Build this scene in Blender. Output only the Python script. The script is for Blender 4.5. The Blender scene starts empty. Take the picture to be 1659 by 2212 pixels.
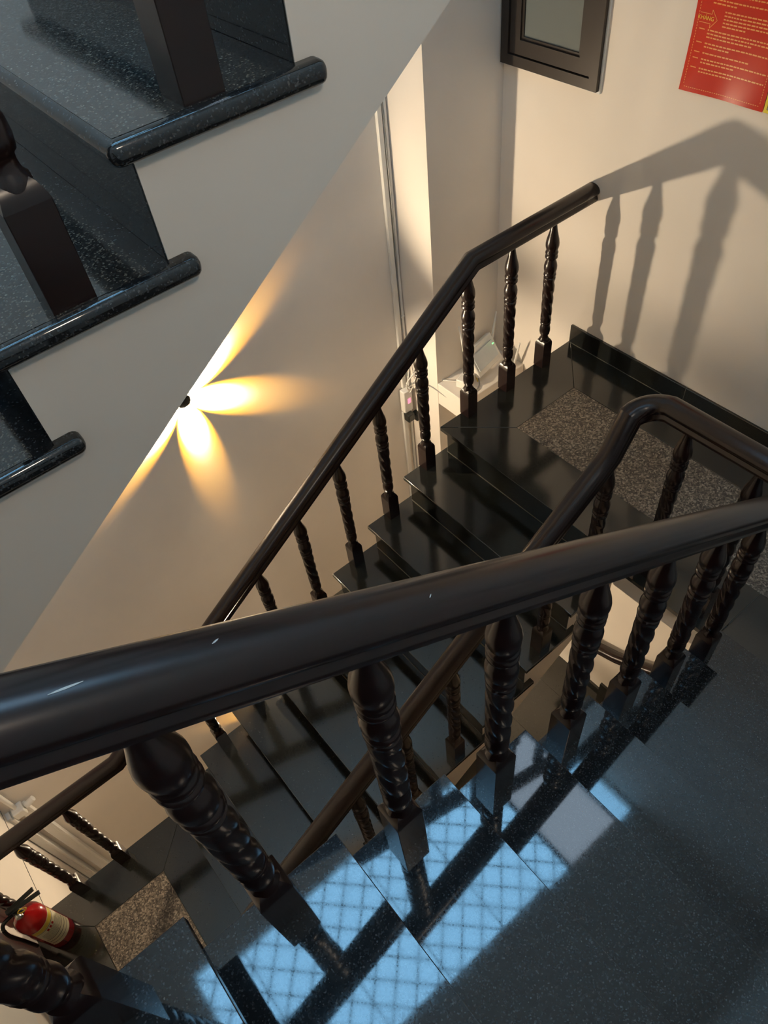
import bpy, bmesh, math, random
from mathutils import Matrix, Vector
random.seed(7)
S = bpy.context.scene
C = S.collection

# ------------------------------------------------------------------ camera
R_CAM = ((0.768, -0.6338, -0.0918), (-0.5365, -0.5584, -0.6327), (0.3497, 0.5352, -0.7689))
cam_data = bpy.data.cameras.new('camera')
cam_data.sensor_fit = 'AUTO'
cam_data.sensor_width = 36.0
cam_data.lens = 36.0 * 1602.1 / 2212.0
cam_data.clip_start = 0.02
cam = bpy.data.objects.new('camera', cam_data)
C.objects.link(cam)
rgt, dwn, fwd = [Vector(r).normalized() for r in R_CAM]
dwn = (dwn - rgt * dwn.dot(rgt)).normalized()
fwd = rgt.cross(dwn)
cam.matrix_world = Matrix(((rgt.x, -dwn.x, -fwd.x, 0), (rgt.y, -dwn.y, -fwd.y, 0),
                           (rgt.z, -dwn.z, -fwd.z, 0), (0, 0, 0, 1)))
S.camera = cam

# ------------------------------------------------------------------ world, exposure
SKY_COLOR, SKY_STRENGTH = (0.27, 0.63, 1.0), 6.0        # daylight behind the skylight panes
LAMP_WATT, BEAM_WATT = 54.0, 130.0
FILL_STRENGTH = 25.0  # glow of the added, unseen fill lamp
w = bpy.data.worlds.new('world')
S.world = w
w.use_nodes = True
w.node_tree.nodes['Background'].inputs[0].default_value = (0.55, 0.75, 1.0, 1)
w.node_tree.nodes['Background'].inputs[1].default_value = 1.0
vs = S.view_settings
vs.view_transform = 'Standard'
vs.look = 'None'
vs.exposure = 0.95
vs.gamma = 1.0
vs.use_curve_mapping = False
S.cycles.max_bounces = 6
S.cycles.diffuse_bounces = 4
S.cycles.glossy_bounces = 3
S.cycles.transmission_bounces = 0
S.cycles.transparent_max_bounces = 1
S.cycles.caustics_reflective = False
S.cycles.caustics_refractive = False
S.cycles.sample_clamp_indirect = 4.0
S.cycles.adaptive_threshold = 0.025


# ------------------------------------------------------------------ materials
def new_mat(name):
    m = bpy.data.materials.new(name)
    m.use_nodes = True
    nt = m.node_tree
    return m, nt, nt.nodes['Principled BSDF'], nt.nodes, nt.links


def plain(name, col, rough=0.5, metal=0.0, spec=0.5, coat=0.0):
    m, nt, b, N, L = new_mat(name)
    b.inputs['Base Color'].default_value = (*col, 1)
    b.inputs['Roughness'].default_value = rough
    b.inputs['Metallic'].default_value = metal
    b.inputs['Specular IOR Level'].default_value = spec
    b.inputs['Coat Weight'].default_value = coat
    return m


def pos_node(N):
    return N.new('ShaderNodeNewGeometry').outputs['Position']


def ramp(N, stops):
    r = N.new('ShaderNodeValToRGB')
    e = r.color_ramp.elements
    while len(e) < len(stops):
        e.new(0.5)
    for k, (p, c) in enumerate(stops):
        e[k].position = p
        e[k].color = (*c, 1)
    return r


def plaster(name, col, var=0.05, rough=0.6):
    m, nt, b, N, L = new_mat(name)
    p = pos_node(N)
    n = N.new('ShaderNodeTexNoise')
    n.inputs['Scale'].default_value = 2.2
    n.inputs['Detail'].default_value = 2
    L.new(p, n.inputs['Vector'])
    r = ramp(N, [(0.3, tuple(c * (1 - var) for c in col)), (0.7, tuple(min(1, c * (1 + var * .4)) for c in col))])
    L.new(n.outputs['Fac'], r.inputs['Fac'])
    L.new(r.outputs['Color'], b.inputs['Base Color'])
    b.inputs['Roughness'].default_value = rough
    b.inputs['Specular IOR Level'].default_value = 0.3
    return m


def granite(name, stops, scale, rough, spec, rough_var=0.1, haze=None):
    m, nt, b, N, L = new_mat(name)
    p = pos_node(N)
    v = N.new('ShaderNodeTexVoronoi')
    v.inputs['Scale'].default_value = scale
    L.new(p, v.inputs['Vector'])
    sep = N.new('ShaderNodeSeparateColor')
    L.new(v.outputs['Color'], sep.inputs['Color'])
    r = ramp(N, stops)
    L.new(sep.outputs[0], r.inputs['Fac'])
    L.new(r.outputs['Color'], b.inputs['Base Color'])
    mr = N.new('ShaderNodeMapRange')
    mr.inputs['To Min'].default_value = max(0.01, rough - rough_var)
    mr.inputs['To Max'].default_value = rough + rough_var
    n = N.new('ShaderNodeTexNoise')
    n.inputs['Scale'].default_value = 14
    n.inputs['Detail'].default_value = 2
    L.new(p, n.inputs['Vector'])
    mx = N.new('ShaderNodeMath')
    mx.operation = 'MULTIPLY_ADD'
    mx.inputs[1].default_value = 0.5
    L.new(sep.outputs[1], mx.inputs[0])
    mh = N.new('ShaderNodeMath')
    mh.operation = 'MULTIPLY'
    mh.inputs[1].default_value = 0.5
    L.new(n.outputs['Fac'], mh.inputs[0])
    L.new(mh.outputs[0], mx.inputs[2])
    L.new(mx.outputs[0], mr.inputs['Value'])
    L.new(mr.outputs['Result'], b.inputs['Roughness'])
    b.inputs['Specular IOR Level'].default_value = spec
    if haze:
        b.inputs['Coat Weight'].default_value = haze
        b.inputs['Coat Roughness'].default_value = 0.42
    return m


def wood(name):
    m, nt, b, N, L = new_mat(name)
    tc = N.new('ShaderNodeTexCoord')
    mp = N.new('ShaderNodeMapping')
    mp.inputs['Scale'].default_value = (6, 60, 60)
    L.new(tc.outputs['Object'], mp.inputs['Vector'])
    n = N.new('ShaderNodeTexNoise')
    n.inputs['Scale'].default_value = 1.0
    n.inputs['Detail'].default_value = 5
    L.new(mp.outputs['Vector'], n.inputs['Vector'])
    r = ramp(N, [(0.3, (0.0078, 0.0029, 0.0026)), (0.75, (0.0165, 0.0058, 0.0049))])
    L.new(n.outputs['Fac'], r.inputs['Fac'])
    L.new(r.outputs['Color'], b.inputs['Base Color'])
    b.inputs['Roughness'].default_value = 0.27
    b.inputs['Specular IOR Level'].default_value = 0.5
    b.inputs['Coat Weight'].default_value = 0.12
    b.inputs['Coat Roughness'].default_value = 0.18
    return m


def emit(name, col, strength):
    m, nt, b, N, L = new_mat(name)
    b.inputs['Base Color'].default_value = (0, 0, 0, 1)
    b.inputs['Emission Color'].default_value = (*col, 1)
    b.inputs['Emission Strength'].default_value = strength
    return m


CREAM = plaster('cream_paint', (0.83, 0.765, 0.69))
CREAM_STRINGER = plaster('cream_paint_stringer', (0.76, 0.70, 0.625), 0.07)
WHITE_PAINT = plaster('white_paint', (0.80, 0.78, 0.74))
DARK = granite('black_granite', [(0.0, (0.007, 0.008, 0.0095)), (0.75, (0.011, 0.0122, 0.014)), (0.93, (0.024, 0.026, 0.029)), (1.0, (0.07, 0.075, 0.08))], 420, 0.045, 0.75, 0.035, haze=0.10)
DARK_C = granite('speckled_grey_granite', [(0.0, (0.012, 0.012, 0.012)), (0.55, (0.024, 0.023, 0.022)), (0.85, (0.05, 0.047, 0.042)), (1.0, (0.16, 0.145, 0.115))], 420, 0.09, 0.8, 0.06)
DARK_B = granite('black_green_granite', [(0.0, (0.009, 0.010, 0.008)), (0.8, (0.014, 0.0145, 0.012)), (1.0, (0.03, 0.03, 0.026))], 300, 0.115, 0.95, 0.035)
STONE = granite('brown_grey_granite', [(0.0, (0.05, 0.040, 0.032)), (0.4, (0.12, 0.098, 0.076)), (0.75, (0.24, 0.195, 0.152)), (1.0, (0.42, 0.35, 0.275))], 150, 0.42, 0.5, 0.08)
GROUT = plain('pale_grout', (0.13, 0.125, 0.105), 0.8)
WOOD = wood('dark_rosewood')
ALU = plain('dark_brown_aluminium', (0.035, 0.028, 0.024), 0.4, 0.3)
WHITE_PL = plain('white_plastic', (0.80, 0.78, 0.73), 0.35)
GREY_PL = plain('grey_plastic', (0.28, 0.28, 0.27), 0.4)
BLACK_PL = plain('black_plastic', (0.012, 0.014, 0.012), 0.3)
ORANGE_PL = plain('orange_print', (0.75, 0.28, 0.05), 0.5)
YELLOW_CABLE = plain('yellow_cable', (0.75, 0.5, 0.03), 0.4)
BLUE_CABLE = plain('white_cable', (0.72, 0.70, 0.66), 0.4)
SILICONE = plain('white_silicone', (0.72, 0.74, 0.75), 0.45)


# ------------------------------------------------------------------ mesh helpers
def link(o):
    C.objects.link(o)
    return o


def wloc(o):
    v = Vector((0, 0, 0))
    while o is not None:
        v += o.location
        o = o.parent
    return v


def put(name, me, loc=(0, 0, 0), parent=None, rot=None):
    o = bpy.data.objects.new(name, me)
    link(o)
    if parent is not None:
        o.parent = parent
        o.location = Vector(loc) - wloc(parent)
    else:
        o.location = loc
    if rot is not None:
        o.rotation_euler = rot
    return o


def tag(o, label=None, cat=None, group=None, kind=None):
    if label:
        o['label'] = label
    if cat:
        o['category'] = cat
    if group:
        o['group'] = group
    if kind:
        o['kind'] = kind
    return o


def empty(name, loc):
    o = bpy.data.objects.new(name, None)
    o.empty_display_size = 0.05
    o.location = loc
    return link(o)


def from_bm(bm, name, mat, smooth=False, auto=None):
    bmesh.ops.recalc_face_normals(bm, faces=bm.faces)
    me = bpy.data.meshes.new(name)
    bm.to_mesh(me)
    bm.free()
    me.materials.append(mat)
    if smooth:
        me.polygons.foreach_set('use_smooth', [True] * len(me.polygons))
        if auto:
            me.set_sharp_from_angle(angle=math.radians(auto))
    return me


def bm_box(bm, x0, x1, y0, y1, z0, z1):
    vs_ = [bm.verts.new(p) for p in ((x0, y0, z0), (x1, y0, z0), (x1, y1, z0), (x0, y1, z0),
                                     (x0, y0, z1), (x1, y0, z1), (x1, y1, z1), (x0, y1, z1))]
    for f in ((0, 3, 2, 1), (4, 5, 6, 7), (0, 1, 5, 4), (1, 2, 6, 5), (2, 3, 7, 6), (3, 0, 4, 7)):
        bm.faces.new([vs_[i] for i in f])
    return vs_


def box_mesh(name, sx, sy, sz, mat, bev=0.0, seg=1):
    bm = bmesh.new()
    bm_box(bm, -sx / 2, sx / 2, -sy / 2, sy / 2, -sz / 2, sz / 2)
    if bev:
        bmesh.ops.bevel(bm, geom=bm.edges[:], offset=bev, segments=seg, profile=0.5, affect='EDGES')
    me = from_bm(bm, name, mat, smooth=seg > 1)
    if seg > 1:                                   # broad faces stay flat, only the rounded edges are smooth
        for pl_ in me.polygons:
            if max(abs(c) for c in pl_.normal) > 0.9999:
                pl_.use_smooth = False
    return me


def box(name, x0, x1, y0, y1, z0, z1, mat, parent=None, bev=0.0, seg=1):
    me = box_mesh(name, abs(x1 - x0), abs(y1 - y0), abs(z1 - z0), mat, bev, seg)
    return put(name, me, ((x0 + x1) / 2, (y0 + y1) / 2, (z0 + z1) / 2), parent)


def prism(name, pts, axis, a0, a1, mat, parent=None, bev=0.0):
    """polygon extruded along an axis; pts in the other two axes (xy for z, xz for y, yz for x)"""
    n = len(pts)
    cu = sum(p[0] for p in pts) / n
    cv = sum(p[1] for p in pts) / n
    ca = (a0 + a1) / 2

    def mk(u, v, a):
        u -= cu
        v -= cv
        a -= ca
        return {'z': (u, v, a), 'y': (u, a, v), 'x': (a, u, v)}[axis]
    bm = bmesh.new()
    lo = [bm.verts.new(mk(u, v, a0)) for u, v in pts]
    hi = [bm.verts.new(mk(u, v, a1)) for u, v in pts]
    bm.faces.new(lo)
    bm.faces.new(hi)
    for i in range(n):
        j = (i + 1) % n
        bm.faces.new((lo[i], lo[j], hi[j], hi[i]))
    if bev:
        bmesh.ops.bevel(bm, geom=bm.edges[:], offset=bev, segments=1, affect='EDGES')
    me = from_bm(bm, name, mat)
    loc = {'z': (cu, cv, ca), 'y': (cu, ca, cv), 'x': (ca, cu, cv)}[axis]
    return put(name, me, loc, parent)


def lathe_mesh(name, prof, mat, seg=24, rfun=None, cap=True):
    bm = bmesh.new()
    rings = []
    for z, r in prof:
        ring = []
        for k in range(seg):
            t = 2 * math.pi * k / seg
            rr = rfun(z, t, r) if rfun else r
            ring.append(bm.verts.new((rr * math.cos(t), rr * math.sin(t), z)))
        rings.append(ring)
    for a, b in zip(rings, rings[1:]):
        for k in range(seg):
            bm.faces.new((a[k], a[(k + 1) % seg], b[(k + 1) % seg], b[k]))
    if cap:
        bm.faces.new(rings[0][::-1])
        bm.faces.new(rings[-1])
    return from_bm(bm, name, mat, True, 50)


def sweep_mesh(name, path, prof, mat, base, upz=True):
    """closed profile (side, up) swept along a path, mitred at the bends"""
    P = [Vector(p) for p in path]
    bm = bmesh.new()
    rings = []
    for i, p in enumerate(P):
        t0 = (P[i] - P[i - 1]).normalized() if i else (P[1] - P[0]).normalized()
        t1 = (P[i + 1] - P[i]).normalized() if i < len(P) - 1 else t0
        t = (t0 + t1).normalized()
        ref = Vector((0, 0, 1)) if abs(t.z) < 0.95 or not upz else Vector((0, 1, 0))
        s = t.cross(ref).normalized()
        u = s.cross(t).normalized()
        d = t1 - t0
        bend = d.normalized() if d.length > 1e-6 else None
        k = 1.0 / max(0.5, math.cos(t0.angle(t1) / 2)) if bend else 1.0
        ring = []
        for a, b in prof:
            v = s * a + u * b
            if bend:
                v += bend * v.dot(bend) * (k - 1)
            ring.append(bm.verts.new(p + v - Vector(base)))
        rings.append(ring)
    m = len(prof)
    for a, b in zip(rings, rings[1:]):
        for k in range(m):
            bm.faces.new((a[k], a[(k + 1) % m], b[(k + 1) % m], b[k]))
    bm.faces.new(rings[0][::-1])
    bm.faces.new(rings[-1])
    return from_bm(bm, name, mat, True, 35)


def circle(r, n=10):
    return [(r * math.cos(2 * math.pi * k / n), r * math.sin(2 * math.pi * k / n)) for k in range(n)]


def tube(name, path, r, mat, parent=None, n=8):
    # smooth the path with Catmull-Rom
    P = [Vector(p) for p in path]
    Q = []
    for i in range(len(P) - 1):
        a, b, c, d = P[max(0, i - 1)], P[i], P[i + 1], P[min(len(P) - 1, i + 2)]
        for k in range(6):
            t = k / 6
            Q.append(0.5 * ((2 * b) + (c - a) * t + (2 * a - 5 * b + 4 * c - d) * t * t + (3 * b - a - 3 * c + d) * t ** 3))
    Q.append(P[-1])
    base = Q[0]
    return put(name, sweep_mesh(name, Q, circle(r, n), mat, base), base, parent)


# ------------------------------------------------------------------ main measures (camera at 0,0,0)
G, RISE = 0.251, 0.17
XR, XL, YB, YF = 2.62, -1.19, 2.80, -0.66
ZTOP, ZBOT = 3.2, -8.65
A_X0, A_Z0 = 0.088, -1.349          # tread k of the near flight: nose x = A_X0 + G k
ZR = -2.535                          # landing by the right wall
B_X0, B_Z0 = 1.69, -2.532
ZL = -4.062                          # lower landing by the left wall
C_X0, C_Z0 = 0.278, -0.361
YA_EDGE, YA_FAR = 0.436, -0.64
YB_IN, YB_OUT = 0.912, 1.987

# ------------------------------------------------------------------ walls
T = 0.12
tag(box('wall_back', XL - T, XR + T, YB, YB + T, ZBOT, ZTOP, CREAM), 'cream plastered back wall carrying the beam lamps', kind='structure')
tag(box('wall_right', XR, XR + T, YF - T, YB, ZBOT, ZTOP, CREAM), 'cream plastered wall with the dark window and red poster', kind='structure')
wl = tag(box('wall_left', XL - T, XL, YF - T, YB, ZBOT, ZTOP, CREAM), 'cream wall beside the lower landing with the fire extinguisher', kind='structure')
tag(box('wall_front', XL, XR, YF - T, YF, ZBOT, ZTOP, CREAM), 'cream wall behind the near stair flight', kind='structure')
tag(box('wall_pier', 2.15, XR, 2.53, YB, ZBOT, ZTOP, CREAM), 'square cream corner pier between lamp wall and window', kind='structure')
tag(box('floor', XL, XR, YF, YB, ZBOT - 0.1, ZBOT, DARK_B), 'dark floor at the foot of the stairwell', kind='structure')

# ceiling with a long skylight opening
SX0, SX1, SY0, SY1 = -0.9, 2.58, 0.66, 1.70
bm = bmesh.new()
for a in ((XL, XR, YF, SY0), (XL, XR, SY1, YB), (XL, SX0, SY0, SY1), (SX1, XR, SY0, SY1)):
    bm_box(bm, a[0], a[1], a[2], a[3], ZTOP, ZTOP + 0.12)
tag(put('ceiling', from_bm(bm, 'ceiling', WHITE_PAINT)), 'white ceiling over the stairwell', kind='structure')
sk = tag(empty('window_2', ((SX0 + SX1) / 2, (SY0 + SY1) / 2, ZTOP)), 'latticed skylight above the stairs, mirrored in the polished treads', kind='structure')
SKY = emit('daylight_pane', SKY_COLOR, SKY_STRENGTH)
SKY2 = emit('cloudy_daylight_pane', (0.62, 0.8, 1.0), 2.2)
SKY3 = emit('clear_daylight_pane', SKY_COLOR, 5.0)
box('pane', SX0, 1.72, SY0, SY1, ZTOP + 0.1, ZTOP + 0.11, SKY, sk)
box('pane', 1.74, 2.30, SY0, SY1, ZTOP + 0.1, ZTOP + 0.11, SKY2, sk)
box('pane', 2.32, SX1, SY0, SY1, ZTOP + 0.1, ZTOP + 0.11, SKY3, sk)
bm = bmesh.new()


def bar(bm, p, q, r):
    p, q = Vector(p), Vector(q)
    d = (q - p).normalized()
    s = d.cross(Vector((0, 0, 1))).normalized() * r
    u = Vector((0, 0, r))
    a = [bm.verts.new(p + v) for v in (s + u, s - u, -s - u, -s + u)]
    b = [bm.verts.new(q + v) for v in (s + u, s - u, -s - u, -s + u)]
    for i in range(4):
        bm.faces.new((a[i], a[(i + 1) % 4], b[(i + 1) % 4], b[i]))
    bm.faces.new(a)
    bm.faces.new(b)


zb = ZTOP + 0.06
step = 0.145 * math.sqrt(2)
Hh = SY1 - SY0
c0 = SX0 - Hh
while c0 < 1.73:
    for sgn in (1, -1):
        xa, xb = c0, c0 + Hh
        ya, yb = (SY0, SY1) if sgn > 0 else (SY1, SY0)
        ta, tb = max(0, (SX0 - xa) / Hh), min(1, (1.73 - xa) / Hh)
        if tb - ta > 0.02:
            bar(bm, (xa + Hh * ta, ya + (yb - ya) * ta, zb), (xa + Hh * tb, ya + (yb - ya) * tb, zb), 0.006)
    c0 += step
x = SX0 + 0.3
while x < 1.73:
    bar(bm, (x, SY0, zb - 0.01), (x, SY1, zb - 0.01), 0.005)
    x += 0.52
bar(bm, (SX0, (SY0 + SY1) / 2, zb - 0.01), (1.73, (SY0 + SY1) / 2, zb - 0.01), 0.006)
bar(bm, (1.73, SY0, zb), (1.73, SY1, zb), 0.02)
bar(bm, (2.31, SY0, zb), (2.31, SY1, zb), 0.02)
put('lattice', from_bm(bm, 'lattice', plain('grey_steel', (0.10, 0.12, 0.14), 0.5)), (0, 0, 0), sk)


# ------------------------------------------------------------------ stairs
def flight(name, label, s, x0, z0, n, y0, y1, gran, thick, bev, seg, caulk=False, lo=0, over=0.022, rgran=None, top=None):
    """treads lo..n-1, risers, plaster string; s = +1 climbs towards +x"""
    root = tag(empty(name, (x0 + s * G * (lo + n) / 2, (y0 + y1) / 2, z0 + RISE * lo)), label, 'staircase')
    dep = G + over + 0.04
    tm = box_mesh('tread', dep, y1 - y0, thick, gran, bev, seg)
    rm = box_mesh('riser', 0.014, (y1 - y0) - 0.052, RISE - thick, rgran or gran, 0.0008)
    pm = box_mesh('tread_top', G - 0.014, (y1 - y0) - 0.032, 0.002, top) if top else None
    cm = box_mesh('joint', 0.003, (y1 - y0) - 0.05, 0.0024, GROUT)
    ym = (y0 + y1) / 2
    prof = []
    for i in range(lo, n):
        nx, nz = x0 + s * G * i, z0 + RISE * i
        put('tread', tm, (nx + s * dep / 2, ym, nz - thick / 2), root)
        if pm:
            put('tread_top', pm, (nx + s * (0.014 + (G - 0.014) / 2), ym, nz - 0.0004), root)
        xr = nx + s * over
        put('riser', rm, (xr + s * 0.007, ym, nz - thick - (RISE - thick) / 2 + 0.0), root)
        if caulk:
            put('joint', cm, (xr - s * 0.001, ym, nz - RISE + 0.0016), root)
        prof += [(xr + s * 0.002, nz - RISE - thick), (xr + s * 0.002, nz - thick)]
    # closing riser to the landing above
    nx, nz = x0 + s * G * n, z0 + RISE * n
    xr = nx + s * over
    put('riser', rm, (xr + s * 0.007, ym, nz - thick - (RISE - thick) / 2), root)
    if caulk:
        put('joint', cm, (xr - s * 0.001, ym, nz - RISE + 0.0016), root)
    prof += [(xr + s * 0.002, nz - RISE - thick), (xr + s * 0.002, nz - thick)]
    line = lambda X: z0 + RISE / G * s * (X - x0) - 0.378
    xe = xr + s * 0.03
    prof += [(xe, nz - thick), (xe, line(xe))]
    xs = x0 + s * (G * lo + over + 0.002)
    prof += [(xs, line(xs))]
    # drop the doubled first point below the first riser if the soffit lies above it
    prism('string', prof, 'y', y0 + 0.024, y1 - 0.024, CREAM_STRINGER, root)
    return root


flight('stair_flight', 'black granite stair flight in the foreground, mirroring the blue skylight', -1,
       A_X0 + G * 6, A_Z0 - RISE * 6, 8, YA_FAR, YA_EDGE, DARK, 0.02, 0.0015, 2)
flight('stair_flight', 'black granite stair flight descending from the landing past the lamp wall', 1,
       B_X0 - G * 8, B_Z0 - RISE * 8, 8, YB_IN, YB_OUT, DARK_B, 0.022, 0.0025, 2, caulk=True)
flight('stair_flight', 'upper granite stair flight with rounded nosings at the top left', 1,
       C_X0, C_Z0, 5, 0.892, YB_OUT, DARK, 0.032, 0.013, 4, lo=-3, over=0.031, top=DARK_C)
flight('stair_flight', 'lowest dark stair flight glimpsed beneath the foreground flight', -1,
       A_X0 + G * 6, A_Z0 - RISE * 6 - 3.06, 8, YA_FAR, YA_EDGE, DARK_B, 0.02, 0.0015, 1)


def landing(name, label, z, outer, inset, gran, parts, inset_mat=None):
    """outer: list of border polygons (xy); inset = x0,x1,y0,y1; parts: core rectangles"""
    cx = (inset[0] + inset[1]) / 2
    cy = (inset[2] + inset[3]) / 2
    root = tag(empty(name, (cx, cy, z)), label, kind='structure')
    for poly in outer:
        prism('border_slab', poly, 'z', z - 0.022, z, gran, root, 0.0012)
    g = 0.001
    prism('inset_panel', [(inset[0] + g, inset[2] + g), (inset[1] - g, inset[2] + g), (inset[1] - g, inset[3] - g), (inset[0] + g, inset[3] - g)],
          'z', z - 0.022, z, inset_mat or STONE, root, 0.0008)
    for (a, b, c, d) in parts:
        box('slab_core', a, b, c, d, z - 0.15, z - 0.0225, CREAM_STRINGER, root)
    a, b, c, d = inset
    box('grout_bed', a - 0.2, b + 0.2, c - 0.2, d + 0.2, z - 0.022, z - 0.003, GROUT, root)
    return root


g = 0.0012
ix0, ix1, iy0, iy1 = 1.95, 2.352, -0.38, 1.724
landing('floor', 'dark landing with speckled brown granite inset beside the right wall', ZR, [
    [(B_X0 + 2 * g, YB_OUT), (ix0, iy1 + g), (ix1, iy1 + g), (XR, YB_OUT)],
    [(B_X0, YB_OUT - 2 * g), (B_X0, YB_IN + g), (ix0 - g, YB_IN + g), (ix0 - g, iy1)],
    [(1.649, YB_IN - g), (1.649, YA_EDGE + g), (ix0 - g, YA_EDGE + g), (ix0 - g, YB_IN - g)],
    [(1.575, YA_EDGE - g), (1.575, YF + 0.001), (ix0 - g, iy0), (ix0 - g, YA_EDGE - g)],
    [(1.58, YF + 0.001), (XR, YF + 0.001), (ix1, iy0 - g), (ix0, iy0 - g)],
    [(XR, YF + 0.003), (XR, YB_OUT - 2 * g), (ix1 + g, iy1), (ix1 + g, iy0)]],
    (ix0, ix1, iy0, iy1), DARK_B,
    [(1.725, XR, YB_IN - 0.02, YB_OUT - 0.028), (1.672, XR, YA_EDGE - 0.02, YB_IN - 0.02), (1.60, XR, YF, YA_EDGE - 0.02)])
jx0, jx1, jy0, jy1 = -0.931, -0.537, -0.38, 1.757
XE = B_X0 - G * 8 + 0.03
landing('floor', 'lower landing with speckled granite inset and the fire extinguisher', ZL, [
    [(XL, YB_OUT), (jx0, jy1 + g), (jx1, jy1 + g), (XE, YB_OUT)],
    [(XE, YB_OUT - 2 * g), (jx1 + g, jy1), (jx1 + g, jy0), (XE, YF + 0.002)],
    [(XE - 0.002, YF + 0.001), (jx1, jy0 - g), (jx0, jy0 - g), (XL, YF + 0.001)],
    [(XL, YF + 0.003), (jx0 - g, jy0), (jx0 - g, jy1), (XL, YB_OUT - 2 * g)]],
    (jx0, jx1, jy0, jy1), DARK_B, [(XL, XE - 0.02, YF, YB_OUT - 0.028)])
zlu = -1.012
prj = [(XL, YB_OUT), (-0.931, 1.757), (-0.66, 1.757), (-0.42, YB_OUT)]
landing('floor', 'upper landing by the left wall where the near flight starts', zlu, [
    prj, [(-0.42, YB_OUT), (-0.66, 1.757), (-0.66, -0.38), (-0.42, YF)],
    [(-0.42, YF), (-0.66, -0.38), (-0.931, -0.38), (XL, YF)], [(XL, YF), (-0.931, -0.38), (-0.931, 1.757), (XL, YB_OUT)]],
    (-0.93, -0.66, -0.38, 1.757), DARK, [(XL, -0.445, YF, YB_OUT - 0.028)])
zru = C_Z0 + RISE * 5
landing('floor', 'top landing at the head of the upper flight', zru, [
    [(1.54, 0.93), (XR, 0.93), (2.35, 1.2), (1.8, 1.2)], [(XR, 0.93), (XR, YB_OUT), (2.35, 1.72), (2.35, 1.2)],
    [(XR, YB_OUT), (1.54, YB_OUT), (1.8, 1.72), (2.35, 1.72)], [(1.54, YB_OUT), (1.54, 0.93), (1.8, 1.2), (1.8, 1.72)]],
    (1.8, 2.35, 1.2, 1.72), DARK, [(1.58, XR, 0.95, YB_OUT - 0.028)])
zrl = ZR - 3.06
landing('floor', 'lowest landing seen through the stairwell gap, dark and glossy', zrl, [
    [(1.649, YB_OUT), (1.95, 1.724), (2.352, 1.724), (XR, YB_OUT)], [(1.649, YB_OUT), (1.649, YF), (1.95, -0.38), (1.95, 1.724)],
    [(1.649, YF), (XR, YF), (2.352, -0.38), (1.95, -0.38)], [(XR, YF), (XR, YB_OUT), (2.352, 1.724), (2.352, -0.38)]],
    (1.95, 2.352, -0.38, 1.724), DARK_B, [(1.68, XR, YF, YB_OUT - 0.028)], DARK_B)

# baseboard along the right wall, tile by tile
bb = tag(empty('baseboard_right', (XR - 0.01, 1.0, ZR)), 'black granite baseboard along the landing wall', kind='structure')
yy = YB_OUT - 0.004
for k, ln in enumerate((0.70, 0.80, 0.80, 0.34)):
    box('baseboard_tile', XR - 0.014, XR, yy - ln + 0.002, yy, ZR, ZR + 0.105, DARK_B, bb, 0.0015)
    if k < 3:
        box('joint', XR - 0.0125, XR, yy - ln, yy - ln + 0.002, ZR, ZR + 0.104, GROUT, bb)
    yy -= ln
box('joint', XR - 0.016, XR - 0.013, -0.65, YB_OUT - 0.006, ZR, ZR + 0.0025, GROUT, bb)

# ------------------------------------------------------------------ balusters and handrails
HB = 0.160


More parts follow.
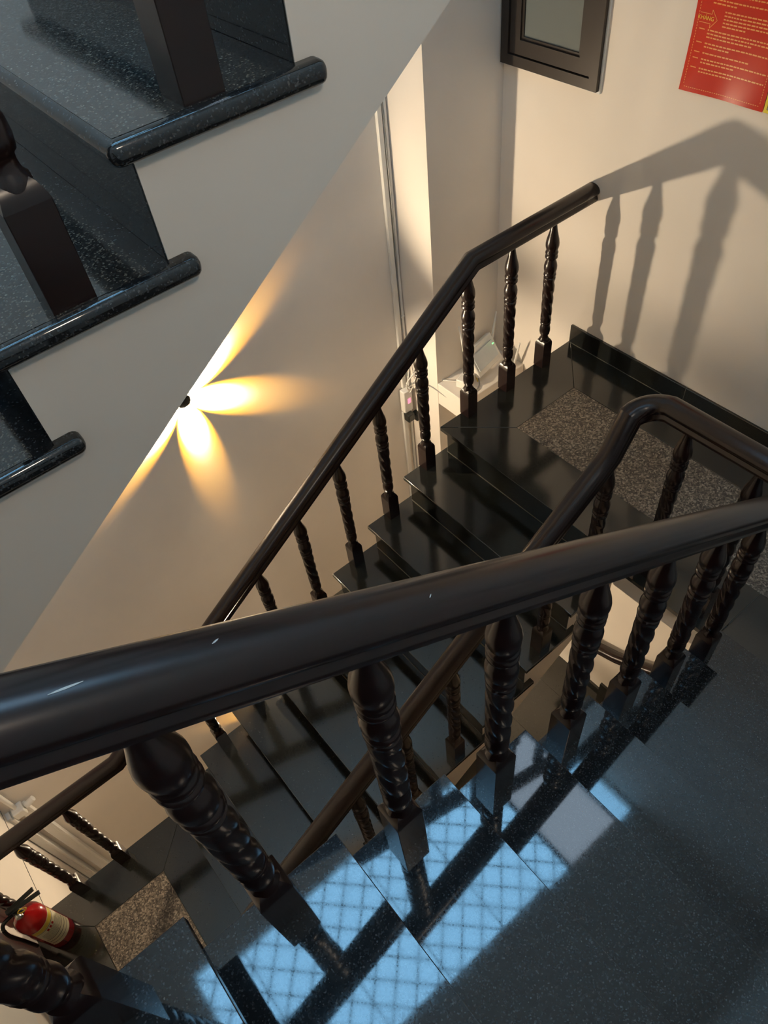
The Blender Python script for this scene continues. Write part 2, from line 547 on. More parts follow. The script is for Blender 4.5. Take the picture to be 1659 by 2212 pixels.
def baluster_meshes(H):
    top = H - HB
    f = lambda a: HB + top * a
    pts = [(-0.02, 0.020), (0.0, 0.0195), (0.012, 0.0150), (0.030, 0.0140), (0.044, 0.0150), (0.050, 0.0185), (0.075, 0.0205), (0.105, 0.0200), (0.128, 0.0175),
           (0.134, 0.0165), (0.140, 0.0190), (0.148, 0.0205), (0.156, 0.0190), (0.160, 0.0180), (0.166, 0.0200), (0.172, 0.0208), (0.178, 0.0195)]
    prof = [(f(a), r) for a, r in pts]
    tw0, tw1 = 0.185, 0.545
    nz = 46
    for k in range(nz + 1):
        prof.append((f(tw0 + (tw1 - tw0) * k / nz), 0.0206 + 0.0014 * k / nz))
    pts = [(0.552, 0.0190), (0.558, 0.0205), (0.568, 0.0232), (0.580, 0.0222), (0.588, 0.0200), (0.596, 0.0215), (0.615, 0.0236), (0.640, 0.0238), (0.662, 0.0215), (0.682, 0.0175),
           (0.692, 0.0160), (0.698, 0.0190), (0.708, 0.0228), (0.720, 0.0228), (0.728, 0.0205), (0.734, 0.0215), (0.746, 0.0232), (0.756, 0.0215),
           (0.764, 0.0195), (0.775, 0.0215), (0.795, 0.0240), (0.818, 0.0242), (0.845, 0.0222), (0.875, 0.0182), (0.91, 0.0140), (0.95, 0.0105), (1.0, 0.0080)]
    prof += [(f(a), r) for a, r in pts]
    z0, z1 = f(tw0), f(tw1)

    def rf(z, t, r):
        if z0 <= z <= z1:
            e = min(1.0, min(z - z0, z1 - z) / 0.02)
            w_ = abs(math.sin(1.5 * (t + 2 * math.pi * z / 0.195)))
            return r * (1 - e * 0.20 * (1 - w_) ** 1.6)
        return r
    prof = [(z_, r_ * 1.27) for z_, r_ in prof]
    shaft = lathe_mesh('baluster', prof, WOOD, 28, rf)
    bm = bmesh.new()
    h = 0.0300
    bm_box(bm, -h, h, -h, h, 0, HB - 0.026)
    topf = [fc for fc in bm.faces if fc.calc_center_median().z > HB - 0.027]
    for k_, zz_ in ((0.95, HB - 0.020), (0.86, HB - 0.012), (0.74, HB - 0.005), (0.60, HB)):
        r = bmesh.ops.extrude_face_region(bm, geom=topf)
        bmesh.ops.delete(bm, geom=topf, context='FACES')
        for v in r['geom']:
            if isinstance(v, bmesh.types.BMVert):
                v.co = Vector((math.copysign(h * k_, v.co.x), math.copysign(h * k_, v.co.y), zz_))
        topf = [fc for fc in r['geom'] if isinstance(fc, bmesh.types.BMFace)]
    vert_edges = [e for e in bm.edges if abs(e.verts[0].co.z - e.verts[1].co.z) > 0.05]
    bmesh.ops.bevel(bm, geom=vert_edges, offset=0.0012, segments=1, affect='EDGES')
    base = from_bm(bm, 'base_block', WOOD, True, 30)
    for pl_ in base.polygons:
        if max(abs(c) for c in pl_.normal) > 0.999:
            pl_.use_smooth = False
    return shaft, base


_bal = {}


def baluster(parent, x, y, z, H):
    key = round(H, 3)
    if key not in _bal:
        _bal[key] = baluster_meshes(H)
    shaft, base = _bal[key]
    b = put('baluster', shaft, (x, y, z), parent)
    put('base_block', base, (x, y, z), b)
    return b


_half = [(0, -.036), (.022, -.036), (.027, -.033), (.0295, -.027), (.029, -.020), (.0265, -.0145), (.0255, -.010), (.0275, -.006), (.0325, -.001),
         (.0345, .006), (.0335, .014), (.029, .0225), (.021, .029), (.011, .033), (0, .0345)]
RAIL = [(a * 1.11, b * 1.11) for a, b in _half + [(-a, b) for a, b in _half[-2:0:-1]]]


def arc(c, r, a0, a1, n, z0, z1):
    return [(c[0] + r * math.cos(a0 + (a1 - a0) * k / n), c[1] + r * math.sin(a0 + (a1 - a0) * k / n), z0 + (z1 - z0) * k / n) for k in range(n + 1)]


def handrail(parent, path):
    base = wloc(parent)
    return put('handrail', sweep_mesh('handrail', path, RAIL, WOOD, base), base, parent)


hA, hBi, hBo = 0.690, 0.745, 0.690
zA = lambda X: A_Z0 - (X - A_X0) * RISE / G + hA
zBi = lambda X: B_Z0 - (B_X0 - X) * RISE / G + hBi
zBo = lambda X: B_Z0 - (B_X0 - X) * RISE / G + hBo
YRA, YRB, YRO, XG = 0.403, 0.960, 1.964, 1.715
zG = -1.702


def scratches(hr):
    # pale chips in the varnish on top of the rail
    from mathutils.bvhtree import BVHTree
    me = hr.data
    base = wloc(hr)
    tree = BVHTree.FromPolygons([v.co + base for v in me.vertices], [list(p.vertices) for p in me.polygons])
    for x0, x1, dy, wd in ((-0.075, -0.050, -0.012, 0.0022), (0.052, 0.060, -0.004, 0.0018), (0.30, 0.306, -0.016, 0.0015)):
        bm = bmesh.new()
        n, prev = 4, None
        for k in range(n + 1):
            x = x0 + (x1 - x0) * k / n
            ww = wd * (1 - abs(2 * k / n - 1) ** 2 * 0.8)
            cur = []
            for sy in (-1, 1):
                y = YRA + dy + 0.004 * k / n + sy * ww / 2
                h = tree.ray_cast(Vector((x, y, 0.0)), Vector((0, 0, -1)))
                if h[0] is None:
                    continue
                cur.append(bm.verts.new(h[0] + h[1] * 0.0004 - base))
            if prev and len(cur) == 2:
                bm.faces.new((prev[0], cur[0], cur[1], prev[1]))
            prev = cur if len(cur) == 2 else None
        put('scratch', from_bm(bm, 'scratch', plain('bare_scratch', (0.45, 0.47, 0.46), 0.6)), base, hr)


def inner_railing(label, dz, full=True):
    root = tag(empty('stair_railing', (XG, 0.68, ZR + dz)), label, 'railing')
    rr = 0.085
    path = []
    if full:
        path += [(-1.1, YRA, zA(-0.50) + dz + 0.0), (-0.50, YRA, zA(-0.50) + dz)]
    else:
        path += [(-0.40, YRA, zA(-0.40) + dz)]
    xe = XG - rr - 0.05
    path += [(1.50, YRA, zA(1.50) + dz), (xe, YRA, zG + 0.012 + dz)]
    path += [(p[0], p[1], p[2]) for p in arc((XG - rr, YRA + rr), rr, -math.pi / 2, 0, 8, zG + dz, zG + dz)]
    path += arc((XG - rr, YRB - rr), rr, 0, math.pi / 2, 8, zG + dz, zG - 0.035 + dz)
    path += [(1.555, YRB, zBi(1.555) + dz + 0.004), (1.50, YRB, zBi(1.50) + dz), (-0.28, YRB, zBi(-0.28) + dz)]
    zl2 = ZL + 0.82 + dz
    path += [(-0.42, YRB, zl2), (-0.52, YRB, zl2)]
    hr = handrail(root, path)
    scratches(hr)
    for k in range(-2, 7):
        xx = A_X0 + G * k - 0.134
        zt = A_Z0 - RISE * k + dz
        baluster(root, xx, YRA, zt, 0.745)
    for y in (0.545, 0.797):
        baluster(root, XG + 0.008, y, ZR + dz, 0.803)
    for k in range(1, 9):
        baluster(root, B_X0 - G * k + 0.133, YRB, B_Z0 - RISE * k + dz, 0.803)
    return root


inner_railing('dark wooden stairwell railing sweeping through the foreground and round the landing', 0.0)

ro = tag(empty('stair_railing', (1.0, YRO, ZR)), 'dark wooden outer railing with twisted balusters along the lamp wall', 'railing')
zfl = ZR + 0.825
xk = B_X0 - (B_Z0 + hBo - zfl) / (RISE / G)
zll = ZL + 0.82
xk2 = B_X0 - (B_Z0 + hBo - zll) / (RISE / G)
handrail(ro, [(XR, YRO, zfl), (xk, YRO, zfl), (xk2, YRO, zll), (XL, YRO, zll)])
for x in (1.861, 2.121, 2.379):
    baluster(ro, x, YRO, ZR, 0.80)
for k in range(1, 9):
    baluster(ro, B_X0 - G * k + 0.14, YRO, B_Z0 - RISE * k, 0.75)
for x in (-0.667, -0.90, -1.13):
    baluster(ro, x, YRO, ZL, 0.79)

rc = tag(empty('stair_railing', (0.4, 0.937, C_Z0)), 'upper railing whose thick square baluster feet stand on the top left steps', 'railing')
zC = lambda X: C_Z0 + (X - C_X0) * RISE / G + hBo
handrail(rc, [(-0.45, 0.937, zC(-0.45)), (1.5, 0.937, zC(1.5)), (1.62, 0.937, zru + 0.82), (2.6, 0.937, zru + 0.82)])
for j in range(-3, 5):
    baluster(rc, C_X0 + G * j + 0.145, 0.941, C_Z0 + RISE * j, 0.75)

# wall-side handrail and stepped skirting on the right wall one storey down
rl = tag(empty('wall_handrail', (2.55, 1.1, -4.8)), 'curved dark handrail on the right wall far below the landing', 'handrail')
handrail(rl, [(2.56, 1.60, -4.98), (2.56, 1.36, -4.93), (2.56, 1.2, -4.86), (2.56, 1.0, -4.73), (2.56, 0.80, -4.58)])
baluster(rl, 2.56, 1.05, -5.58, 0.80)
sl = tag(empty('stepped_skirting', (2.61, 1.2, zrl)), 'dark stepped stone skirting on the right wall far below', 'skirting')
for k in range(4):
    box('skirting_block', XR - 0.02, XR, 1.44 - 0.16 * (k + 1), 1.44 - 0.16 * k, zrl, zrl + 0.04 + 0.1 * k, DARK_B, sl)

# ------------------------------------------------------------------ ledge under the pier with the network gear
LZ = -2.875
tag(box('trim_1', 2.15, XR, 2.295, 2.53, LZ - 0.155, LZ, CREAM, bev=0.003), 'cream ledge below the pier holding router and cables', kind='structure')

rt = tag(empty('wifi_router', (2.44, 2.43, LZ)), 'white wireless router with antennas leaning on the ledge', 'router')
bd = put('body', box_mesh('body', 0.23, 0.035, 0.17, WHITE_PL, 0.008, 3), (2.43, 2.44, LZ + 0.095), rt, (math.radians(-32), 0, math.radians(12)))
put('vent_panel', box_mesh('vent_panel', 0.19, 0.004, 0.10, plain('pale_grey_plastic', (0.62, 0.66, 0.68), 0.4), 0.001), (2.425, 2.416, LZ + 0.11), rt, (math.radians(-32), 0, math.radians(12)))
put('status_light', box_mesh('status_light', 0.012, 0.003, 0.006, emit('green_led', (0.15, 0.9, 0.2), 1.5)), (2.49, 2.425, LZ + 0.155), rt, (math.radians(-32), 0, math.radians(12)))
for dx, tilt, h in ((-0.10, -0.10, 0.24), (0.10, 0.32, 0.2)):
    put('antenna', lathe_mesh('antenna', [(0, 0.007), (0.05, 0.008), (h, 0.005), (h + .003, 0.002)], WHITE_PL, 10), (2.43 + dx, 2.48, LZ + 0.09), rt, (-0.12, tilt, 0))
put('antenna', lathe_mesh('antenna', [(0, 0.007), (0.05, 0.008), (0.2, 0.005), (0.203, 0.002)], WHITE_PL, 10), (2.575, 2.33, LZ + 0.003), rt, (0.25, -0.1, 0))

ad = tag(empty('junction_box', (2.26, 2.40, LZ)), 'small white cable box with orange mark beside the router', 'junction box')
put('body', box_mesh('body', 0.095, 0.075, 0.055, WHITE_PL, 0.006, 2), (2.26, 2.41, LZ + 0.03), ad, (0, 0, 0.3))
put('orange_mark', box_mesh('orange_mark', 0.03, 0.002, 0.014, ORANGE_PL), (2.268, 2.3725, LZ + 0.042), ad, (0, 0, 0.3))

ps = tag(empty('power_strip', (2.10, 2.77, -3.16)), 'white power strip with pink light hanging on the trunking', 'power strip')
box('body', 2.06, 2.125, 2.745, 2.79, -3.20, -3.03, WHITE_PL, ps, 0.006, 2)
box('switch', 2.085, 2.108, 2.741, 2.746, -3.13, -3.09, emit('pink_light', (1.0, 0.25, 0.35), 0.8), ps, 0.002)
for dx, dz in ((0, 0), (0.065, -0.03)):
    box('plug', 2.055 + dx, 2.105 + dx, 2.71, 2.76, -3.255 + dz, -3.195 + dz, BLACK_PL, ps, 0.008, 2)

cables = [
    ('white_cable', 'thin white cable looping from the power strip to the ledge', [(2.11, 2.745, -3.05), (2.13, 2.70, -2.95), (2.16, 2.62, -2.90), (2.20, 2.50, LZ + 0.01), (2.25, 2.44, LZ + 0.008)], 0.0035, WHITE_PL),
    ('grey_cable', 'grey cable sagging over the edge of the ledge', [(2.12, 2.74, -2.98), (2.145, 2.60, -2.93), (2.16, 2.40, -2.935), (2.20, 2.33, LZ + 0.004), (2.30, 2.34, LZ + 0.005), (2.36, 2.42, LZ + 0.01)], 0.004, GREY_PL),
    ('yellow_cable', 'short yellow network cable under the router', [(2.32, 2.37, LZ + 0.006), (2.335, 2.42, LZ + 0.05), (2.34, 2.46, LZ + 0.09), (2.36, 2.48, LZ + 0.06)], 0.003, YELLOW_CABLE),
    ('white_cable', 'white cable tangled at the top of the power strip', [(2.10, 2.75, -3.03), (2.07, 2.72, -2.94), (2.12, 2.70, -2.88), (2.15, 2.72, -2.94), (2.09, 2.73, -2.98), (2.13, 2.76, -2.86)], 0.004, WHITE_PL),
]
for nm, lb, pth, r, mt in cables:
    tag(tube(nm, pth, r, mt), lb, 'cable')

# vertical trunking on the back wall
for (xa, xb, z0, z1, d, lb) in ((2.085, 2.112, -3.03, ZTOP, 0.02, 'wide white cable trunking running up beside the pier'),
                                (2.128, 2.145, -5.9, ZTOP, 0.014, 'narrow white cable trunking in the corner by the pier'),
                                (2.07, 2.10, -6.2, -3.22, 0.018, 'white cable trunking running down below the power strip')):
    t = tag(empty('cable_trunking', ((xa + xb) / 2, YB - d / 2, z0)), lb, 'cable trunking', 'white cable trunking on the back wall')
    box('channel', xa, xb, YB - d, YB, z0, z1, WHITE_PL, t, 0.003, 2)
    for zz in (z0 + (z1 - z0) * 0.37, z0 + (z1 - z0) * 0.8):
        box('clip', xa - 0.006, xb + 0.002, YB - d - 0.002, YB - d * 0.2, zz, zz + 0.012, WHITE_PL, t)
tag(tube('grey_cable', [(2.118, 2.79, 2.2), (2.122, 2.785, 0.5), (2.117, 2.785, -1.2), (2.123, 2.78, -1.9), (2.117, 2.79, -2.4), (2.122, 2.78, -2.95)], 0.004, GREY_PL), 'loose grey cable hanging between the two trunkings', 'cable')

# trunking low in the left corner
for (xa, xb, d, lb) in ((-1.185, -1.135, 0.05, 'white pipe casing in the lower left corner'),
                        (-1.095, -1.035, 0.035, 'white ridged casing next to the corner pipe')):
    t = tag(empty('pipe_casing', ((xa + xb) / 2, YB - d / 2, -8.0)), lb, 'casing', 'white casings in the lower left corner')
    box('channel', xa, xb, YB - d, YB, -8.0, -4.34, WHITE_PAINT, t, 0.004, 2)
    box('rib', xb - 0.012, xb + 0.004, YB - d - 0.006, YB - 0.001, -8.0, -4.36, WHITE_PAINT, t, 0.002)
jn = tag(empty('pipe_joint', (-1.08, 2.77, -4.36)), 'white plastic pipe joint at the top of the corner casings', 'pipe joint')
box('body', -1.12, -1.05, 2.73, 2.80, -4.38, -4.31, WHITE_PL, jn, 0.008, 2)
put('pipe', lathe_mesh('pipe', [(0, 0.014), (1.3, 0.014)], WHITE_PL, 14), (-1.09, 2.775, -4.33), jn)
put('elbow', lathe_mesh('elbow', [(0, 0.019), (0.06, 0.019), (0.062, 0.014)], WHITE_PL, 14), (-1.04, 2.765, -4.345), jn, (0, math.radians(70), 0))

# left wall: upper panel, band
pn = tag(empty('wall_panel', (XL, 1.2, -3.0)), 'pale grey wall panel at the bottom left edge', 'wall panel')
box('panel', XL, XL + 0.012, YF, 1.95, -3.625, -2.4, WHITE_PAINT, pn, 0.002)
box('screw', XL + 0.012, XL + 0.0135, 1.455, 1.463, -3.60, -3.592, BLACK_PL, pn)
tag(box('trim_2', XL, XL + 0.03, 1.96, YB, -4.53, -3.2, CREAM, bev=0.002), 'cream wall band with a thin dark crack in the lower left corner', kind='structure')
tag(box('wall_crack', XL + 0.0295, XL + 0.0315, 2.0, YB, -4.292, -4.287, BLACK_PL), 'thin dark cable line along the lower left wall', 'cable')

# ------------------------------------------------------------------ window in the right wall
WY0, WY1, WZ0, WZ1 = 1.99, 2.522, -1.30, -0.30
wn = tag(empty('window_1', (XR, (WY0 + WY1) / 2, WZ0)), 'dark brown framed window with grey frosted glass high on the right wall', kind='structure')


def ring(name, y0, y1, z0, z1, wd, xa, xb, mat, parent):
    bm = bmesh.new()
    bm_box(bm, xa, xb, y0, y0 + wd, z0, z1)
    bm_box(bm, xa, xb, y1 - wd, y1, z0, z1)
    bm_box(bm, xa, xb, y0 + wd, y1 - wd, z0, z0 + wd)
    bm_box(bm, xa, xb, y0 + wd, y1 - wd, z1 - wd, z1)
    bm2 = from_bm(bm, name, mat)
    return put(name, bm2, (0, 0, 0), parent)


ring('sealant', WY0 - 0.006, WY1 + 0.006, WZ0 - 0.010, WZ1 + 0.01, 0.012, XR - 0.012, XR, SILICONE, wn)
ring('outer_frame', WY0, WY1, WZ0, WZ1, 0.042, XR - 0.030, XR, ALU, wn)
ring('sash_frame', WY0 + 0.046, WY1 - 0.046, WZ0 + 0.046, WZ1 - 0.046, 0.058, XR - 0.022, XR, ALU, wn)
ring('glazing_bead', WY0 + 0.104, WY1 - 0.104, WZ0 + 0.104, WZ1 - 0.104, 0.012, XR - 0.014, XR, ALU, wn)
GLASS = plain('frosted_grey_glass', (0.17, 0.19, 0.18), 0.18, spec=0.6)
box('pane', XR - 0.008, XR - 0.002, WY0 + 0.110, WY1 - 0.110, WZ0 + 0.110, WZ1 - 0.110, GLASS, wn)

# ------------------------------------------------------------------ posters
RED = plain('glossy_red_paper', (0.60, 0.026, 0.009), 0.16, spec=0.5)
YEL = plain('yellow_print', (0.80, 0.30, 0.05), 0.3)
BRIGHT_YEL = plain('bright_yellow_print', (0.85, 0.55, 0.02), 0.3)
PX = XR - 0.004
PY0, PY1, PZ0, PZ1 = 1.302, 1.632, -1.205, -0.75
po = tag(empty('poster', (PX, (PY0 + PY1) / 2, PZ0)), 'glossy red poster with yellow lettering on the right wall', 'poster')
bm = bmesh.new()
nu, nv = 14, 18
grid = []
for i in range(nu + 1):
    row = []
    for j in range(nv + 1):
        u, v = i / nu, j / nv
        d = 0.010 * max(0.0, 1 - math.hypot((1 - u) / 0.55, v / 0.45)) ** 1.5 + 0.0012 * math.sin(9 * u + 5 * v)
        row.append((-d, PY0 + (PY1 - PY0) * u - (PY0 + PY1) / 2, PZ0 + (PZ1 - PZ0) * v - PZ0))
    grid.append(row)
fr = [[bm.verts.new((p[0] - 0.0012, p[1], p[2])) for p in r] for r in grid]
bk = [[bm.verts.new((p[0], p[1], p[2])) for p in r] for r in grid]
for i in range(nu):
    for j in range(nv):
        bm.faces.new((fr[i][j], fr[i + 1][j], fr[i + 1][j + 1], fr[i][j + 1]))
        bm.faces.new((bk[i][j], bk[i][j + 1], bk[i + 1][j + 1], bk[i + 1][j]))
for i in range(nu):
    bm.faces.new((fr[i][0], bk[i][0], bk[i + 1][0], fr[i + 1][0]))
    bm.faces.new((fr[i][nv], fr[i + 1][nv], bk[i + 1][nv], bk[i][nv]))
for j in range(nv):
    bm.faces.new((fr[0][j], fr[0][j + 1], bk[0][j + 1], bk[0][j]))
    bm.faces.new((fr[nu][j], bk[nu][j], bk[nu][j + 1], fr[nu][j + 1]))
put('sheet', from_bm(bm, 'sheet', RED, True, 60), (PX, (PY0 + PY1) / 2, PZ0), po)
CYP, CZP = (PY0 + PY1) / 2, PZ0


def paper_x(y, z):
    u = (y - PY0) / (PY1 - PY0)
    v = (z - PZ0) / (PZ1 - PZ0)
    return PX - 0.010 * max(0.0, 1 - math.hypot((1 - u) / 0.55, v / 0.45)) ** 1.5 - 0.0012 * math.sin(9 * u + 5 * v) - 0.0012


def mark(bm, y0, y1, z0, z1):
    e = 0.0006
    q = [bm.verts.new((paper_x(a, b) - e, a, b)) for a, b in ((y0, z0), (y1, z0), (y1, z1), (y0, z1))]
    bm.faces.new(q)


bm = bmesh.new()
mg = 0.014
z = PZ0 + mg + 0.01
while z < PZ1 - mg:
    mark(bm, PY0 + mg, PY0 + mg + 0.0022, z, z + 0.005)
    mark(bm, PY1 - mg - 0.0022, PY1 - mg, z, z + 0.005)
    z += 0.0085
y = PY0 + mg + 0.004
while y < PY1 - mg - 0.006:
    mark(bm, y, y + 0.005, PZ0 + mg, PZ0 + mg + 0.0022)
    y += 0.0085
me = from_bm(bm, 'dashed_border', YEL)
put('dashed_border', me, (0, 0, 0), po)
bm = bmesh.new()
# text runs from large y (left in view) to small y
rows = []
z = PZ1 - 0.04
blk = [2, 2, 2, 2, 2, 5, 3, 2, 1, 2, 2]
zz = PZ1 - 0.045
for bi, nl in enumerate(blk):
    for li in range(nl):
        ind = 0.085 if nl == 5 else 0.034
        ylen = (PY1 - PY0 - 2 * mg - 0.02 - ind) * (random.uniform(0.35, 0.9) if li == nl - 1 else 1.0)
        y = PY1 - mg - 0.012 - ind
        ye = y - ylen
        while y > ye:
            wlen = random.uniform(0.006, 0.016)
            mark(bm, max(y - wlen, PY0 + mg + 0.008), y, zz - 0.0042, zz)
            y -= wlen + 0.003
        if li == 0 and nl != 5:
            mark(bm, PY1 - mg - 0.034, PY1 - mg - 0.012, zz - 0.004, zz - 0.001)
        zz -= 0.0105
    zz -= 0.0085
    if zz < PZ0 + 0.03:
        break
put('text_lines', from_bm(bm, 'text_lines', YEL), (0, 0, 0), po)
bm = bmesh.new()
# arrow outline with the word
az, ay = PZ0 + 0.232, PY1 - mg - 0.006
outl = [(0, 0.014), (-0.044, 0.014), (-0.044, 0.027), (-0.068, 0.0), (-0.044, -0.027), (-0.044, -0.014), (0, -0.014)]
for (a, b), (c, d) in zip(outl, outl[1:]):
    p, q = Vector((0, ay + a, az + b)), Vector((0, ay + c, az + d))
    dr = (q - p).normalized()
    nn = Vector((0, -dr.z, dr.y)) * 0.0009
    vsq = []
    for v in (p + nn, p - nn, q - nn, q + nn):
        v.x = paper_x(v.y, v.z) - 0.0007
        vsq.append(bm.verts.new(v))
    bm.faces.new(vsq)
put('arrow_outline', from_bm(bm, 'arrow_outline', YEL), (0, 0, 0), po)
tx = bpy.data.curves.new('lettering', 'FONT')
tx.body = 'KH\u00c1NG'
tx.size = 0.0175
tx.align_x = 'CENTER'
tx.align_y = 'CENTER'
tx.extrude = 0.0002
tx.materials.append(BRIGHT_YEL)
_dg = bpy.context.evaluated_depsgraph_get()
_to = bpy.data.objects.new('tmp_text', tx)
C.objects.link(_to)
bpy.context.view_layer.update()
_tm = bpy.data.meshes.new_from_object(_to.evaluated_get(bpy.context.evaluated_depsgraph_get()))
bpy.data.objects.remove(_to)
put('lettering', _tm, (paper_x(ay - 0.03, az) - 0.001, ay - 0.024, az), po, (math.radians(90), 0, math.radians(-90)))

p2 = tag(empty('notice_board', (PX, 1.13, -1.2)), 'clear notice holder with yellow border right of the red poster', 'notice holder')
box('backing', PX - 0.003, PX + 0.003, 1.0, 1.296, -1.20, -0.80, plain('pale_paper', (0.62, 0.62, 0.56), 0.2), p2)
ring('border', 1.0, 1.297, -1.202, -0.80, 0.010, PX - 0.006, PX, plain('yellow_plastic', (0.80, 0.62, 0.03), 0.2), p2)
box('screw', PX - 0.008, PX - 0.003, 1.268, 1.276, -1.186, -1.178, plain('steel', (0.5, 0.5, 0.5), 0.2, 1.0), p2, 0.001)


# ------------------------------------------------------------------ wall lamps with six beams
def beam_nodes(ld, half):
    ld.use_nodes = True
    nt = ld.node_tree
    N, L = nt.nodes, nt.links
    em = N['Emission']
    tc = N.new('ShaderNodeTexCoord')
    sp = N.new('ShaderNodeSeparateXYZ')
    L.new(tc.outputs['Normal'], sp.inputs[0])
    ab = N.new('ShaderNodeMath')
    ab.operation = 'ABSOLUTE'
    L.new(sp.outputs['Z'], ab.inputs[0])
    mr = N.new('ShaderNodeMapRange')
    mr.inputs['From Min'].default_value = math.cos(half)
    mr.inputs['From Max'].default_value = 1.0
    L.new(ab.outputs[0], mr.inputs['Value'])
    rp = ramp(N, [(0.0, (1.0, 0.40, 0.002)), (0.06, (1.0, 0.46, 0.008)), (0.11, (1.0, 0.58, 0.06)), (0.16, (1.0, 0.88, 0.68)), (1.0, (1.0, 0.90, 0.74))])
    fo = N.new('ShaderNodeLightFalloff')          # collimating lens: slower fall-off along the beam
    fo.inputs['Strength'].default_value = 1.0
    L.new(fo.outputs['Linear'], em.inputs['Strength'])
    L.new(mr.outputs['Result'], rp.inputs['Fac'])
    L.new(rp.outputs['Color'], em.inputs['Color'])


LENS = emit('warm_lens', (1.0, 0.85, 0.55), 30.0)
LAMP_BLACK = plain('black_lamp_metal', (0.02, 0.02, 0.02), 0.35, 0.6)


def wall_lamp(x, z, label):
    root = tag(empty('wall_lamp', (x, YB, z)), label, 'wall lamp', 'six-beam lamps on the back wall')
    bm = lathe_mesh('body', [(0, 0.033), (0.002, 0.036), (0.024, 0.036), (0.028, 0.032), (0.029, 0.0)], LAMP_BLACK, 28)
    put('body', bm, (x, YB, z), root, (math.radians(90), 0, 0))
    lens = lathe_mesh('lens', [(0, 0.009), (0.004, 0.009), (0.006, 0.006)], LENS, 14)
    half, tau = math.radians(45.0), math.radians(46.5)
    for k in range(6):
        a = math.radians(30 + 60 * k)
        d = Vector((math.cos(a), 0, math.sin(a)))
        q = d.to_track_quat('Z', 'Y').to_euler()
        put('lens', lens, (x + 0.035 * d.x, YB - 0.0125, z + 0.035 * d.z), root, q)
        ld = bpy.data.lights.new('beam', 'SPOT')
        ld.energy = BEAM_WATT
        ld.spot_size = 2 * half
        ld.spot_blend = 0.06
        ld.shadow_soft_size = 0.004
        beam_nodes(ld, half)
        ob = put('beam', ld, (x + 0.044 * d.x, YB - 0.030, z + 0.044 * d.z), root)
        aim = d * math.cos(tau) + Vector((0, 1, 0)) * math.sin(tau)
        ob.rotation_euler = aim.to_track_quat('-Z', 'Y').to_euler()
        # the same lens also throws a wide soft fan out into the stairwell
        lw = bpy.data.lights.new('fan', 'SPOT')
        lw.energy = LAMP_WATT
        lw.color = (1.0, 0.80, 0.55)
        lw.spot_size = math.radians(66)
        lw.spot_blend = 0.7
        lw.shadow_soft_size = 0.02
        ob = put('fan', lw, (x + 0.056 * d.x, YB - 0.020, z + 0.056 * d.z), root)
        aim = d * math.cos(math.radians(24)) - Vector((0, 1, 0)) * math.sin(math.radians(24))
        ob.rotation_euler = aim.to_track_quat('-Z', 'Y').to_euler()
    return root


LX, LZ_ = 0.782, -2.285
wall_lamp(LX, LZ_, 'small round wall lamp throwing golden beams across the back wall')
wall_lamp(LX, LZ_ - 3.06, 'lower beam lamp on the back wall hidden behind the stairs')

# unseen fill lamp behind the near flight, added to brighten the walls
cl = tag(empty('fill_lamp', (0.3, YF, 1.0)), 'round warm fill lamp added out of view above the near flight', 'wall lamp')
put('base', lathe_mesh('base', [(0, 0.17), (0.02, 0.17)], WHITE_PL, 32), (0.3, YF, 1.0), cl, (math.radians(-90), 0, 0))
put('diffuser', lathe_mesh('diffuser', [(0.02, 0.16), (0.045, 0.15), (0.07, 0.11), (0.08, 0.05)], emit('fill_glow', (1.0, 0.80, 0.60), FILL_STRENGTH), 32), (0.3, YF, 1.0), cl, (math.radians(-90), 0, 0))

# ------------------------------------------------------------------ fire extinguisher
EX, EY = -1.075, 1.845
ext = tag(empty('fire_extinguisher', (EX, EY, ZL)), 'red fire extinguisher with cream label standing on the lower landing', 'fire extinguisher')
REDM = plain('red_enamel', (0.40, 0.008, 0.009), 0.2, spec=0.6)
put('cylinder', lathe_mesh('cylinder', [(0, 0.060), (0.012, 0.068), (0.36, 0.068), (0.39, 0.060), (0.415, 0.042), (0.43, 0.024), (0.45, 0.020)], REDM, 36), (EX, EY, ZL), ext)
# label wraps the side that faces the stairs
bm = bmesh.new()


def wrap(bm, r, a0, a1, z0, z1, n=14):
    prev = None
    for k in range(n + 1):
        a = a0 + (a1 - a0) * k / n
        cur = [bm.verts.new((r * math.cos(a), r * math.sin(a), zz)) for zz in (z0, z1)]
        if prev:
            bm.faces.new((prev[0], cur[0], cur[1], prev[1]))
        prev = cur


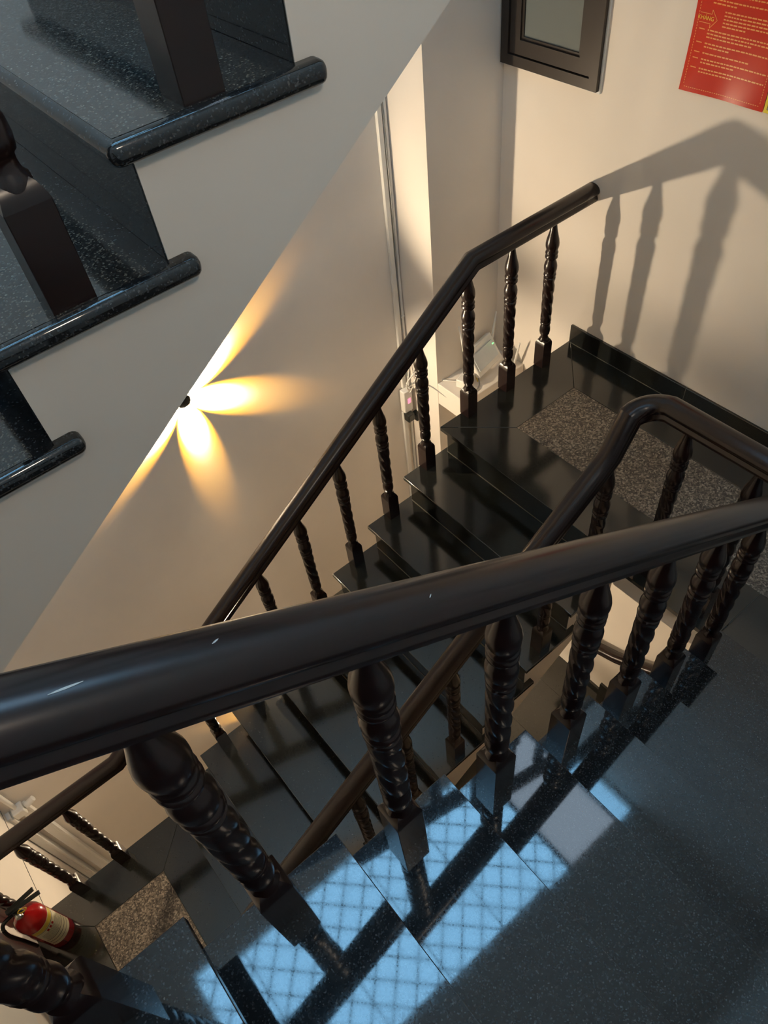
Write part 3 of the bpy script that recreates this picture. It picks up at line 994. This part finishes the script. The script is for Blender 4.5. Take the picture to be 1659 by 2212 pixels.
a0, a1 = math.radians(-118), math.radians(8)
wrap(bm, 0.0686, a0, a1, 0.075, 0.325)
lbm = put('paper_label', from_bm(bm, 'paper_label', plain('cream_label', (0.72, 0.66, 0.45), 0.35), True), (EX, EY, ZL), ext)
bm = bmesh.new()
wrap(bm, 0.0688, a0, a1, 0.285, 0.32)
put('yellow_band', from_bm(bm, 'yellow_band', plain('label_yellow', (0.70, 0.52, 0.06), 0.35), True), (EX, EY, ZL), lbm)
bm = bmesh.new()
for zz, h in ((0.278, 0.004), (0.165, 0.005), (0.135, 0.005), (0.105, 0.004)):
    wrap(bm, 0.0690, a0 + 0.1, a1 - 0.1, zz, zz + h)
for q in range(7):
    wrap(bm, 0.0690, a0 + 0.25, a1 - 0.3 - 0.3 * random.random(), 0.18 + q * 0.0105, 0.1825 + q * 0.0105)
put('print_lines', from_bm(bm, 'print_lines', plain('black_print', (0.03, 0.025, 0.02), 0.5), True), (EX, EY, ZL), lbm)
bm = bmesh.new()
for q in range(3):
    wrap(bm, 0.0692, math.radians(-75 + 14 * q), math.radians(-67 + 14 * q), 0.25, 0.27, 4)
put('red_marks', from_bm(bm, 'red_marks', REDM, True), (EX, EY, ZL), lbm)
bm = bmesh.new()
wrap(bm, 0.0688, math.radians(-150), math.radians(-128), 0.325, 0.345, 4)
put('white_sticker', from_bm(bm, 'white_sticker', WHITE_PL, True), (EX, EY, ZL), ext)
put('valve', lathe_mesh('valve', [(0.44, 0.02), (0.46, 0.022), (0.49, 0.018), (0.50, 0.016)], BLACK_PL, 18), (EX, EY, ZL), ext)
put('gauge', lathe_mesh('gauge', [(0, 0.017), (0.014, 0.017), (0.016, 0.013)], plain('gauge_steel', (0.6, 0.6, 0.55), 0.25, 0.8), 18), (EX, EY - 0.018, ZL + 0.475), ext, (math.radians(90), 0, 0))
for zz, tl in ((0.505, -0.10), (0.545, 0.22)):
    put('lever', box_mesh('lever', 0.15, 0.022, 0.008, BLACK_PL, 0.003, 2), (EX + 0.045, EY, ZL + zz), ext, (0, -tl, 0))
put('safety_pin', sweep_mesh('safety_pin', [(0.03 + 0.018 * math.cos(t * .5), 0.0, 0.018 * math.sin(t * .5)) for t in range(0, 13)], circle(0.003, 6), YELLOW_CABLE, (0, 0, 0)), (EX, EY - 0.03, ZL + 0.515), ext)
tube('hose', [(EX - 0.02, EY, ZL + 0.48), (EX - 0.07, EY - 0.02, ZL + 0.49), (EX - 0.092, EY - 0.03, ZL + 0.40), (EX - 0.088, EY - 0.03, ZL + 0.25), (EX - 0.086, EY - 0.03, ZL + 0.12)], 0.009, BLACK_PL, ext)
